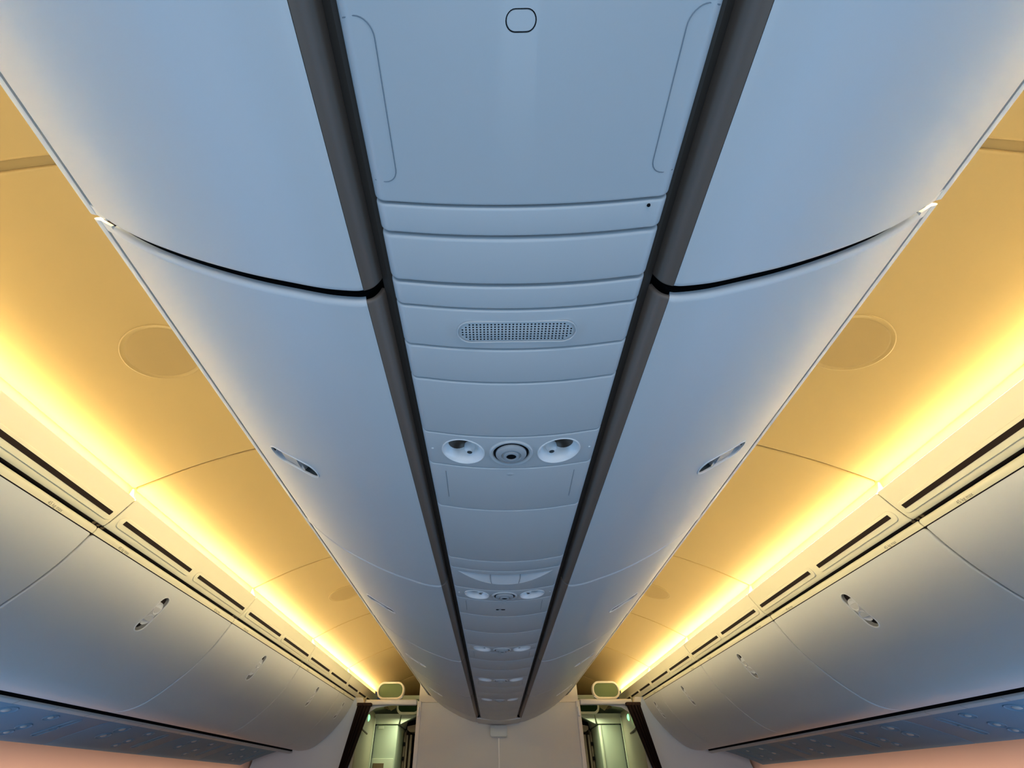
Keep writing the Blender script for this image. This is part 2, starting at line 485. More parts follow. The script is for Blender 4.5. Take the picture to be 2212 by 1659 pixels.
# big access panel above the camera
t, p = strip_panel(-0.62, 0.249, 'access_panel', 'large plain ceiling access panel with an oblong latch, top of the picture', 'access panel')
fr = sfr(-0.0085, 0.082)
cut(p, [loc(t, fr.map(caps_prism(0.0135, 0.0085, -0.003, 0.01)))])
lt = t.part('latch_button', fr.map(loft([caps(0.0125, 0.0075, -0.006), caps(0.0125, 0.0075, -0.0008), caps(0.0120, 0.0070, 0.0)])), 'strip')
t.part('latch_gap', fr.map(caps_ring(0.0135, 0.0085, 0.0072, -0.0034, -0.0024, .0003)), 'dark')
for s, ya, yb in ((-1, 0.078, 0.224), (1, 0.075, 0.219)):
    pts = []
    for i in range(9):
        a = PI/2*i/8; pts.append((0.139+0.016*(1-math.sin(a)), ya+0.016*(1-math.cos(a))))
    path = [(0.166, ya+.002)] + [(x, y) for x, y in pts] + [(0.139, ya+.02+(yb-ya-.04)*k/4) for k in range(5)] + [(0.139+0.014*(1-math.cos(PI/2*i/6)), yb-.014+0.014*math.sin(PI/2*i/6)) for i in range(7)] + [(0.165, yb-.001)]
    t.part('inset_outline', tube([(s*x, y, strip_h(x)-.0001+(0.0015 if x > .16 else 0)) for x, y in path], 0.0006, 5), 'line')
strip_panel(0.249, 0.287, 'filler_panel', 'narrow filler strip with a small black pin, just ahead of the big access panel', 'filler panel', GS)
t = Thing('pin', 'small black pin on the first narrow filler strip, right side', 'pin', (0.147, 0.256, 0.505))
t.part('pin_head', sfr(0.147, 0.256).map(lathe([(0.0001, 0.0022), (0.0016, 0.0018), (0.0021, 0.0006), (0.0021, -0.003)], 14)), 'dark')
strip_panel(0.287, 0.358, 'filler_panel', 'wider plain filler panel between the two narrow strips', 'filler panel', GS, gap=.0045, r=.005)
strip_panel(0.358, 0.397, 'filler_panel', 'narrow plain filler strip level with the wide black bin gap', 'filler panel', GS)
# loudspeaker panel
t, p = strip_panel(0.397, 0.473, 'speaker_panel', 'service panel with a long oval perforated speaker grille', 'speaker')
fr = sfr(0.0, 0.437)
cut(p, [loc(t, fr.map(caps_prism(0.0845, 0.0185, -0.0028, 0.01)))])
gp = t.part('speaker_grille', fr.map(loft([caps(0.084, 0.018, -0.008), caps(0.084, 0.018, -0.0022), caps(0.0825, 0.0165, -0.0012)])), 'strip')
t.part('grille_ring', fr.map(caps_ring(0.0862, 0.0202, 0.0186, -0.002, 0.0007, .0004)), 'strip', gp)
hv, hf = [], []
for c in range(31):
    x = -0.078+0.156*c/30
    rows = 7 if abs(x) < 0.068 else (5 if abs(x) < .0745 else 3)
    for k in range(rows):
        y = (k-(rows-1)/2)*0.0046
        n0 = len(hv)
        for i in range(8): hv.append((x+0.00135*math.cos(PI*i/4), y+0.00135*math.sin(PI*i/4), -0.0010))
        hf.append(tuple(range(n0, n0+8)))
t.part('perforation', fr.map((hv, hf)), 'dark', gp)['kind'] = 'stuff'
strip_panel(0.473, 0.548, 'filler_panel', 'plain filler panel just ahead of the speaker grille', 'filler panel', GS)
strip_panel(0.548, 0.698, 'filler_panel', 'longer plain filler panel just before the nearest reading lights', 'filler panel', GS)

def psu(y0, y1, label):
    yc = (y0+y1)/2
    t = Thing('service_unit', label, 'passenger service unit', (0, yc, 0.5), 'centre passenger service units')
    p = t.part('panel', sweep(P_STRIP, y0+.0012, y1-.0012, 0.010, 0.003, nf=4), 'strip')
    cuts = []
    R = 0.0415
    for x in (-0.094, 0.094): cuts.append(loc(t, sfr(x, yc).map(loft([[(R*math.cos(2*PI*i/40), R*math.sin(2*PI*i/40), h) for i in range(40)] for h in (-0.05, 0.03)]))))
    cuts.append(loc(t, sfr(0, yc-.002).map(loft([[(.041*math.cos(2*PI*i/40), .041*math.sin(2*PI*i/40), h) for i in range(40)] for h in (-0.05, 0.03)]))))
    cut(p, cuts)
    for s in (-1, 1):
        fr = sfr(s*0.094, yc)
        cup = lathe([(R+.0012, -0.004), (R+.0012, 0.0006), (R-.0002, 0.0012), (R-.002, 0.0002)]+[((R-.002)*(1-k/14)+.0001, 0.0002-0.0362*(1-(1-k/14)**2)**.9) for k in range(1, 15)], 44)
        c = t.part('reading_light', fr.map(cup), 'cup')
        def depth(d): return max(-0.036, 0.0002-0.0362*(1-(d/(R-.002))**2)**.9) if d < R-.002 else 0.0002
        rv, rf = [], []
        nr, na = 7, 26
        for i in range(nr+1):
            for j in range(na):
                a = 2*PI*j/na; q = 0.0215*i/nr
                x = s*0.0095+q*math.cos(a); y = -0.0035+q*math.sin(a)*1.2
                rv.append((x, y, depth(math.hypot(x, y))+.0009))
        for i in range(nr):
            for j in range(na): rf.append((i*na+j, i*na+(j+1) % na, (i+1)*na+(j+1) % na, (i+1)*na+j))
        t.part('cup_shade', fr.map((rv, rf)), 'cup_shade', c)  # brown insert painting the shade deep inside the cup
        # eyeball housing inside the cup, lens looking to the outer seat
        f2 = Fr(fr(s*-0.010, 0.012, -0.010), fr.u, fr.v, fr.n)
        t.part('light_hood', f2.map(lathe([(0.0001, 0.002), (.006, 0.0012), (.0095, -0.002), (.0115, -0.008), (.0115, -.016)], 24)), 'cup', c)
        f3 = Fr(fr(s*-0.011, 0.013, -0.0085), fr.u, fr.v, fr.n)
        t.part('lens', f3.map(lathe([(0.0001, 0.0012), (.003, 0.001), (.0052, 0.0002), (.0052, -.004)], 18)), 'recess', c)
        f4 = sfr(s*0.155, yc)
        t.part('screw', f4.map(lathe([(0.0001, 0.0015), (.0018, .0012), (.0028, 0), (.0028, -.003)], 12)), 'white')
    fr = sfr(0, yc-.002)
    nz = t.part('air_nozzle', fr.map(lathe([(.0425, -0.003), (.0425, 0.0010), (.0405, 0.0030), (.036, 0.0020), (.0335, -0.003), (.0335, -.012), (.0315, -.012)], 44)), 'strip')
    t.part('nozzle_ring', fr.map(lathe([(.0338, -.005), (.0335, 0.0005), (.0305, 0.0006), (.0303, -.005)], 44)), 'dark', nz)
    t.part('nozzle_dial', fr.map(lathe([(.0303, -.006), (.030, 0.0035), (.0275, 0.0062), (.020, 0.0080), (.0185, .0060), (.0150, .0060), (.0150, .0095), (.0118, .0105), (.0098, .0098), (.0095, .004)], 40)), 'grey', nz)
    t.part('nozzle_hole', fr.map(lathe([(.0001, .0075), (.0097, .0080), (.0097, .004)], 24)), 'dark', nz)
    return t.e
u0 = psu(0.698, 0.808, 'nearest centre unit of two reading lights and an air nozzle')
UN = ['second centre light and nozzle unit from the camera, behind the crescent sign', 'third centre light and nozzle unit from the camera', 'fourth centre light and nozzle unit from the camera', 'farthest centre light and nozzle unit, by the end wall']
UY = [1.626, 2.416, 3.205, 3.995]
for y, lb in zip(UY, UN): dup(u0, y-0.753, lb)

def mask_panel(y0, y1, label):
    t, p = strip_panel(y0, y1, 'mask_panel', label, 'mask panel', 'oxygen mask panels of the centre strip')
    fr = sfr(0, y0+0.022)
    t.part('release_button', fr.map(lathe([(0.0001, .0009), (.004, .0008), (.0052, 0), (.0052, -.003)], 16, 1.6)), 'strip')
    for s in (-1, 1):
        t.part('inset_outline', tube([(s*0.135, y0+.025, strip_h(.135)), (s*0.137, y1-.05, strip_h(.137))], 0.0006, 5), 'line')
    return t.e
mask_panel(0.808, 0.996, 'mask door panel with a small round release, ahead of the nearest reading lights')
strip_panel(0.996, 1.317, 'filler_panel', 'longest plain filler panel halfway to the crescent sign', 'filler panel', GS, gap=.0015)
strip_panel(1.317, 1.395, 'filler_panel', 'short plain filler panel just before the crescent sign', 'filler panel', GS, gap=.0015)
# crescent sign
t, p = strip_panel(1.395, 1.57, 'sign_panel', 'service panel with a pale crescent-shaped sign window, before the second light unit', 'sign', gap=.0015)
def crescent(i): return -0.145+0.290*i/24, 1.420, 1.423+0.085*(1-abs(i/12-1)**2.2)
ol = [crescent(i)[:2] for i in range(25)]+[(crescent(i)[0], crescent(i)[2]) for i in range(24, -1, -1)]
cut(p, [loc(t, loft([[(x, y, strip_h(x)+dz) for x, y in ol] for dz in (-0.012, 0.0085)]))])
cv, cf = [], []
for i in range(25):
    x, yt, yb = crescent(i)
    for k in range(7):
        f = k/6; cv.append((x*1.004, yt-.0005+(yb-yt+.001)*f, strip_h(x)+0.0005+0.0150*(1-f)*min(1, (yb-yt)/.05)))
for i in range(24):
    for k in range(6): cf.append((i*7+k, i*7+k+1, (i+1)*7+k+1, (i+1)*7+k))
cr = (cv, cf)
sg = t.part('sign_window', cr, 'cup')
for s in (-1, 1):
    t.part('window_divider', tube([(s*(0.043+.004*math.sin(PI*k/6)), 1.424+.078*k/6, strip_h(.043)+.0138*(1-k/6)) for k in range(7)], 0.0007, 5), 'line', sg)
def slot_mask(y0, y1, label):
    e = mask_panel(y0, y1, label)
    return e
slot_mask(1.681, 1.87, 'mask door panel with a dark slot, ahead of the second light unit')
slot = Thing('door_slot', 'small dark slot on the mask door ahead of the second light unit', 'slot', (-.012, 1.778, .492))
slot.part('slot_opening', Fr((-.012, 1.778, strip_h(.012)), (1, 0, 0), (0, 1, 0), (0, 0, -1)).map(caps_prism(0.017, 0.005, -0.002, 0.0006)), 'dark')
slot.part('slot_latch', Fr((-.014, 1.779, strip_h(.012)), (1, 0, 0), (0, 1, 0), (0, 0, -1)).map(lathe([(.0001, .002), (.004, .0018), (.006, 0)], 14)), 'grey')
fy = [1.87, 2.115, 2.361]
FN = ['third', 'fourth']
for k, (a, b) in enumerate(((1.87, 2.115), (2.115, 2.361), (2.66, 2.90), (2.90, 3.15), (3.45, 3.70), (3.70, 3.94), (4.24, 4.56), (4.56, 4.88), (4.88, 5.24))):
    lb = ['plain filler panel following the dark slot panel', 'plain filler panel just before the third light unit', 'first plain filler panel after the third mask door', 'plain filler panel just before the fourth light unit',
          'first plain filler panel after the fourth mask door', 'plain filler panel just before the farthest light unit', 'first plain filler panel after the farthest mask door', 'middle plain filler panel near the end wall', 'last plain filler panel of the strip, at the end wall'][k]
    strip_panel(a, b, 'filler_panel', lb, 'filler panel', GS, gap=.0015)
for a, b, lb in ((2.471, 2.66, 'mask door panel ahead of the third light unit'), (3.26, 3.45, 'mask door panel ahead of the fourth light unit'), (4.05, 4.24, 'mask door panel ahead of the farthest light unit')):
    mask_panel(a, b, lb)
# rounded end fairing closing strip and bins at the wall
fair = [(-0.207, 0.5085), (-0.19, 0.5055), (-0.16, 0.5015), (-0.10, 0.4945), (0, 0.490), (0.10, 0.4945), (0.16, 0.5015), (0.19, 0.5055), (0.207, 0.5085), (0.207, .513), (-.207, .513)]
solo('end_fairing', closed_sweep(fair, 5.243, 5.66), 'bin', 'smooth grey fairing joining both centre bin rows at the end wall', 'fairing', (0, 5.4, .5))

# ------------------------------------------------------------------ ceiling, cove panels, light strips
seams = [-0.78, 0.405, 1.559, 2.720, 3.880, 5.00, 6.50]
for left in (False, True):
    g = mir if left else (lambda q: q)
    for k in range(len(seams)-1):
        ga = 0.022 if k == 1 else 0.006; gb = 0.022 if k == 0 else 0.006
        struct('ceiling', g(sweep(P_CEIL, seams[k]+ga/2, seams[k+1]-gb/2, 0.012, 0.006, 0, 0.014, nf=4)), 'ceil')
    # backing above the joints
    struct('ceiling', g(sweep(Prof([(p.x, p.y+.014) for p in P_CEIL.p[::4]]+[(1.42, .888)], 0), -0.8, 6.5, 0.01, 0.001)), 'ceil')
    # transition panels at the far end, stepping down
    def slope(v, y0=6.5, y1=7.1): 
        f = max(0, min(1, (v[1]-y0)/(y1-y0))); return (v[0]-0.06*f*(v[0]/1.4), v[1], v[2]-0.11*f)
    vs, fs = sweep(P_CEIL, 6.506, 7.1, 0.012, 0.004, ny=6)
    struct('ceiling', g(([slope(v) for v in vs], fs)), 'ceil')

def round_cover(x, y, label, left):
    fr = SurfFr(P_CEIL, x, y); g = mir if left else (lambda q: q)
    R = 0.112
    t = Thing('ceiling_speaker', label, 'ceiling speaker', (-x if left else x, y, fr.o.z), 'round ceiling speakers')
    b = t.part('speaker_rim', g(fr.map(lathe([(R+.002, -.004), (R+.0015, .0016), (R-.001, .0026), (R-.004, .0016), (R-.006, .0004), (R-.012, .0002)], 64))), 'ceil')
    prof = []
    n = 30
    for i in range(n+1):
        r = (R-.012)*(1-i/n)+.0001
        prof.append((r, .0004+(0.0007 if i % 2 else 0)))
    t.part('speaker_mesh', g(fr.map(lathe(prof, 64))), 'ceil2')
    return t.e
for left in (True, False):
    s = 'left' if left else 'right'
    a = round_cover(1.078, 0.985, 'large round speaker cover in the nearest %s amber ceiling panel' % s, left)
    dup(a, 2.345, 'smaller-looking round speaker cover farther along the %s amber ceiling' % s)

def grille(t, y0, y1, g):
    yc = (y0+y1)/2; hl = (y1-y0)/2
    fr0 = frame_on(P_COVE, 1.4345, yc); fr = Fr(fr0.o, fr0.v, fr0.u, fr0.n)   # long axis along Y
    b = t.part('air_grille', g(fr.map(loft([caps(hl, 0.0225, -.004), caps(hl, 0.0225, .0022), caps(hl-.0015, 0.021, .0038), caps(hl-.006, .0155, .0045)]))), 'cove')
    f2 = Fr(fr(0, -0.0035, 0.0005), fr.u, fr.v, fr.n)
    def rr(l, w, h): return [(a, c, h) for a, c in rrect(0, 0, 2*l, 2*w, 0.002, 3)]
    t.part('slot', g(f2.map(loft([rr(hl-.022, .0078, -.003), rr(hl-.022, .0078, .0049)]))), 'darkbr', b)
def cove_panel(y0, L, label, left, slots):
    g = mir if left else (lambda q: q)
    t = Thing('cove_panel', label, 'cove panel', (-1.43 if left else 1.43, y0+L/2, .72), 'cove panels with air grilles')
    t.part('panel', g(sweep(P_COVE, y0, y0+L, 0.004, 0.003, 0.0, 0, nf=3)), 'cove')
    for a, b in slots: grille(t, y0+a, y0+b, g)
    t.part('dark_joint', g(closed_sweep([(1.4660, .7290), (1.4790, .7225), (1.4840, .7225), (1.4840, .7420), (1.4660, .7420)], y0, y0+L)), 'darkbr')
    for k in (.012, L-.03, L-.008):
        t.part('joint_clip', g(closed_sweep([(1.4665, .7255), (1.4775, .7190), (1.4790, .731), (1.4665, .731)], y0+k-.006, y0+k+.006)), 'brown')
    return t.e
for left in (False, True):
    s = 'left' if left else 'right'
    a = cove_panel(0.390, MOD-.004, 'nearest cream cove panel on the %s, cut by the picture edge' % s, left, ((0.02, 0.565), (0.595, 1.155)))
    for k, lb in enumerate(('second cream cove panel on the %s with two long air slots', 'third cream cove panel along the %s side', 'fourth cream cove panel along the %s side')):
        dup(a, MOD*(k+1), lb % s)
    coves = globals().setdefault('coves', []); coves.append(a)
    t = cove_panel(0.390+4*MOD, 1.3, 'farthest cream cove panel on the %s, above the curtain' % s, left, ((0.02, 0.44), (0.47, .82), (.85, 1.2)))
    g = mir if left else (lambda q: q)
    t = Thing('cove_light', 'glowing amber light strip along the whole %s ceiling edge' % s, 'light strip', (-1.41 if left else 1.41, 3, .826))
    t.part('diffuser', g(closed_sweep([(1.4050, 0.8262), (1.4050, 0.8318), (1.4070, 0.8335), (1.4125, 0.8340), (1.4145, 0.8325), (1.4145, 0.8262)], -0.7, 6.35)), 'led')
    t.part('lens_strip', g(closed_sweep([(1.4022, 0.8262), (1.4022, 0.8305), (1.4046, 0.8305), (1.4046, 0.8262)], -0.7, 6.35)), 'led3')
    # trough holding the strip
    solo('light_trough', g(closed_sweep([(1.3990, 0.8255), (1.4320, 0.8255), (1.4345, 0.8300), (1.4365, 0.9000), (1.4460, 0.9000), (1.4460, 0.8180), (1.4030, 0.8180)], -0.7, 6.35)), 'trough',
         'narrow cream trough behind the lip under the %s light strip' % s, 'light trough', (-1.42 if left else 1.42, 2.9, .82))
    # small cream joint brackets over the strip
    for k in range(5):
        y = seams[k+1] if k < 5 else 6
        t = Thing('strip_bracket', '%s small bracket at a ceiling seam over the %s light strip' % (ORD[k], s), 'bracket', (-1.42 if left else 1.42, y, .85), 'light strip brackets')
        t.part('bracket_body', g(closed_sweep([(1.405, .832), (1.424, .872), (1.432, .872), (1.432, .832)], y-.004, y+.004)), 'frame')

def lining(e):
    """The run of the same lining that carries on behind the picture's edge: part of the room."""
    r = dup(e, -MOD, ''); r.name = 'unseen_side_module'
    del r['label'], r['category']
    if 'group' in r.keys(): del r['group']
    r['kind'] = 'structure'
    for c in children(r): c['kind'] = 'structure'

# ------------------------------------------------------------------ side bins
def text_geo(s, size):
    cu = bpy.data.curves.new('t', 'FONT'); cu.body = s; cu.size = size; cu.align_x = 'CENTER'; cu.align_y = 'CENTER'
    ob = bpy.data.objects.new('t', cu); col.objects.link(ob)
    bpy.context.view_layer.update()
    me = bpy.data.meshes.new_from_object(ob.evaluated_get(bpy.context.evaluated_depsgraph_get()))
    g = [tuple(v.co) for v in me.vertices], [tuple(p.vertices) for p in me.polygons]
    bpy.data.objects.remove(ob); bpy.data.curves.remove(cu); bpy.data.meshes.remove(me)
    return g
TXT = text_geo('45 kg max', 0.0155)

def side_bin(y0, L, label, left, texts=(0.17, 0.97), handle=True):
    g = mir if left else (lambda q: q)
    t = Thing('overhead_bin', label, 'overhead bin', (-1.75 if left else 1.75, y0+L/2, 0.29), 'side overhead bins')
    d = t.part('bin_door', g(sweep(P_SDOOR, y0, y0+L, 0.012, 0.006, 0.012, 0, nf=5)), 'sbin')
    if handle:
        fr = SurfFr(P_SDOOR, 1.537, y0+L/2)
        cg = latch_cut(fr, left); cut(d, [loc(t, cg)])
        latch(t, fr, left, 'recess2', 'sbin', ((-0.026, 0.18), (0.027, -0.18)), (-0.030, 0.030), 'white')
    t.part('top_trim', g(sweep(P_STRIM, y0-.001, y0+L+.001, 0.006, 0.002, 0.006, 0, nf=3)), 'cove')
    q, nn = P_STRIM.at(P_STRIM.L*.72)
    for ty in texts:
        fr = Fr((q.x, y0+ty, q.y), (0, -1, 0) if not left else (0, -1, 0), (nn.y*-1*-1, 0, 0), (nn.x, 0, nn.y))
        tt = Vector((-nn.y, 0, nn.x))          # runs down the trim
        up = -tt if tt.z < 0 else tt
        if left:
            f = Fr((-q.x-(-nn.x)*0, y0+ty, q.y), (0, 1, 0), (-up.x, 0, up.z), (-nn.x, 0, nn.y))
        else:
            f = Fr((q.x, y0+ty, q.y), (0, -1, 0), (up.x, 0, up.z), (nn.x, 0, nn.y))
        t.part('weight_placard', ([f(a, b, 0.0006) for a, b, c in TXT[0]], TXT[1]), 'ink', smooth=False)
    # body behind the door
    back = [(1.486, .700), (1.53, .625), (1.60, .52), (1.73, .40), (1.84, .330), (1.93, .308), (2.04, .308), (2.05, .33), (2.05, .8), (1.49, .8)]
    t.part('bin_housing', g(closed_sweep(back, y0-.003, y0+L+.003)), 'darkbr')
    return t.e
for left in (False, True):
    s = 'left' if left else 'right'
    a = side_bin(0.388, MOD-.006, 'nearest %s side bin, beside the dark seam, cut by the picture edge' % s, left)
    for k, lb in enumerate(('%s side bin with the largest oval latch in view', '%s side bin with the second largest oval latch', '%s side bin with the third largest latch, near the curtain')):
        dup(a, MOD*(k+1), lb % s)
    lining(a); lining(coves[int(left)])  # one more side bin and cove panel, out of view
    side_bin(0.388+4*MOD, 0.555, 'short last %s side bin beside the curtain' % s, left, (0.12,))

# ------------------------------------------------------------------ side service panels and mounting rails
def side_psu(y0, L, label, left):
    g = mir if left else (lambda q: q)
    t = Thing('service_unit', label, 'passenger service unit', (-2.19 if left else 2.19, y0+L/2, .22), 'side service panels')
    t.part('panel', g(sweep(P_PSU, y0+.002, y0+L-.002, .01, .004, nf=3)), 'psu')
    for x, y, r in ((2.10, .20, .040), (2.19, .20, .036), (2.10, .46, .030), (2.20, .46, .030), (2.27, .46, .026)):
        fr = frame_on(P_PSU, x, y0+y)
        c = t.part('reading_light', g(fr.map(lathe([(r+.002, -.003), (r+.002, .0015), (r, .003), (r-.004, .001), (r*.7, -.002), (.0001, -.004)], 30))), 'psu')
        t.part('lens', g(fr.map(lathe([(.0001, .004), (r*.3, .0035), (r*.42, .001), (r*.42, -.003)], 20))), 'psurail', c)
    for x, y, l in ((2.13, .62, .075), (2.22, .62, .06)):
        fr0 = frame_on(P_PSU, x, y0+y); fr = Fr(fr0.o, fr0.u, fr0.v, fr0.n)
        t.part('sign_recess', g(fr.map(caps_ring(l, .022, .015, -.002, .003))), 'psu')
    return t.e
for left in (False, True):
    s = 'left' if left else 'right'; g = mir if left else (lambda q: q)
    a = side_psu(1.30, .80, 'nearest glossy service panel under the %s side bins, cut by the picture edge' % s, left)
    for k, lb in enumerate(('second glossy service panel under the %s side bins', 'third glossy service panel under the %s side bins', 'fourth glossy service panel under the %s side bins', 'fifth glossy service panel under the %s side bins, at the divider')):
        dup(a, .80*(k+1), lb % s)
    t = Thing('mounting_rail', 'pale rail running under the black gap of the %s side bins' % s, 'rail', (-2.01 if left else 2.01, 3, .275))
    t.part('rail_bar', g(sweep(P_PRAIL, 0.3, 5.62, .006, .002)), 'psurail')
    for k in range(20):
        y = 1.36+k*.22
        t.part('rail_joint', g(sweep(Prof([(q.x, q.y) for q in P_PRAIL.p[6:]], 0), y-.0012, y+.0012, .002, .0001, lift=.0004)), 'recess2')
    solo('gap_seal', g(closed_sweep([(2.006, .290), (2.028, .286), (2.040, .290), (2.040, .304), (2.006, .304)], 0.3, 5.62)), 'dark', 'black seal deep in the gap below the %s side bins' % s, 'seal', (-2 if left else 2, 3, .3))

# ------------------------------------------------------------------ side walls, floor, divider
for left in (False, True):
    g = mir if left else (lambda q: q)
    sw = Prof([(2.395, 0.30), (2.400, 0.200), (2.412, 0.12), (2.435, 0.03), (2.49, -.13), (2.56, -.45), (2.58, -.85), (2.52, -1.44)], 5)
    struct('wall_left' if left else 'wall_right', g(sweep(sw, -3.0, 9.0, 0.02, 0.001)), 'peach')
struct('floor', box(-2.50, 2.50, -3.0, 9.0, -1.46, -1.44), 'carpet')
struct('wall_back', box(-2.6, 2.6, -3.04, -3.0, -1.44, 1.15), 'wall')

YW = 5.64
# central divider wall
struct('wall_front', box(-.815, .820, YW, YW+.05, -1.44, .679, .006), 'wall')
struct('trim_1', box(-.828, -.786, YW-.010, YW+.052, -1.44, .690, .008), 'rail')
struct('trim_2', box(.791, .833, YW-.010, YW+.052, -1.44, .690, .008), 'rail')
struct('trim_3', box(-.0075, .0075, YW-.010, YW, -1.44, .388, .002), 'white')
up = [(-.815, .681), (-.815, .862), (-.74, .93), (.74, .93), (.820, .862), (.820, .681)]
struct('wall_top', closed_sweep(up, YW+.005, YW+.05), 'wallup')
t = Thing('junction_box', 'small grey rounded box under the bins on the end wall', 'box', (0, 5.63, .40))
t.part('box_cover', prism_y(rrect(0, .440, .176, .094, .022), 5.575, 5.638, .010), 'psurail')
t.part('box_rim', loft([[(x, y, z) for x, z in rrect(0, .440, w, h, .024)] for y, w, h in ((5.600, .177, .0945), (5.600, .181, .098), (5.638, .181, .098), (5.638, .177, .0945))], ring=True), 'rail')

for left in (False, True):
    s = 'left' if left else 'right'; g = mir if left else (lambda q: q)
    # side divider under and behind the bin ends
    t = Thing('side_divider', 'pale blue-grey divider panel below the end of the %s side bins' % s, 'divider', (-2 if left else 2, YW+.02, -1.44))
    dv = [(1.425, -1.44), (2.48, -1.44), (2.52, -.8), (2.46, -.1), (2.38, .2), (2.36, .78), (1.50, .78), (1.45, .70), (1.425, .55)]
    t.part('divider_board', g(closed_sweep(dv, YW, YW+.03)), 'side')
    t.part('divider_edge', g(closed_sweep([(1.405, -1.44), (1.432, -1.44), (1.432, .56), (1.456, .70), (1.43, .70), (1.405, .56)], YW-.008, YW+.038)), 'galleyb')
    t.part('divider_top', g(closed_sweep([(1.37, .650), (1.43, .650), (1.478, .722), (1.40, .722), (1.385, .69)], YW-.009, YW+.06)), 'wallup')
    # curtain rail
    t = Thing('curtain_rail', 'white curtain rail across the %s aisle at the end wall' % s, 'curtain rail', (-1.1 if left else 1.1, 5.66, .68))
    t.part('rail_beam', g(box(.835, 1.366, 5.625, 5.685, .656, .704, .014)), 'rail')
    t.part('rail_bracket', g(box(.800, .822, 5.610, 5.640, .560, .640, .008)), 'white')
    t.part('rail_arm', g(closed_sweep([(1.10, .662), (1.34, .662), (1.40, .615), (1.34, .595), (1.26, .640)], 5.690, 5.705)), 'rail')
    # curtain bunched against the side
    nf, nz = 40, 24
    vs, fs = [], []
    for j in range(nz+1):
        f = j/nz; z = .655-f*2.07
        k = min(1, (0.655-z)/.95)
        xa = 1.285+.285*k; xb = 1.425+.175*k
        for i in range(nf+1):
            u = i/nf
            x = xa+(xb-xa)*u; y = 5.575+.028*math.sin(u*PI*9+.3*math.sin(f*5))-.012*math.sin(PI*u)
            vs.append((x, y, z))
    for j in range(nz):
        for i in range(nf):
            fs.append((j*(nf+1)+i, j*(nf+1)+i+1, (j+1)*(nf+1)+i+1, (j+1)*(nf+1)+i))
    t = Thing('curtain', 'dark brown curtain bunched at the side of the %s aisle' % s, 'curtain', (-1.4 if left else 1.4, 5.6, -1.4))
    t.part('curtain_cloth', g((vs, fs)), 'curtain')
    t.part('curtain_heading', g(box(1.283, 1.428, 5.545, 5.605, .640, .668, .006)), 'curtain')
    # hanging sign
    t = Thing('hanging_sign', 'oval dark green sign in a cream frame above the %s curtain rail' % s, 'sign', (-1.133 if left else 1.133, 5.70, .79))
    fo = rrect(1.133, .792, .287, .160, .074, 8); fi = rrect(1.133, .792, .250, .120, .056, 8)
    t.part('sign_frame', g(loft([[(x, y, z) for x, z in o] for y, o in ((5.76, fo), (5.715, fo), (5.703, rrect(1.133, .792, .279, .152, .070, 8)), (5.703, rrect(1.133, .792, .256, .126, .059, 8)), (5.710, fi), (5.76, fi))], ring=True)), 'frame')
    t.part('sign_face', g(loft([[(x, y, z) for x, z in fi] for y in (5.712, 5.755)])), 'green')
    t.part('sign_bracket', g(closed_sweep([(1.00, .735), (1.055, .700), (1.17, .700), (1.17, .722), (1.06, .722), (1.015, .752)], 5.712, 5.75)), 'white')

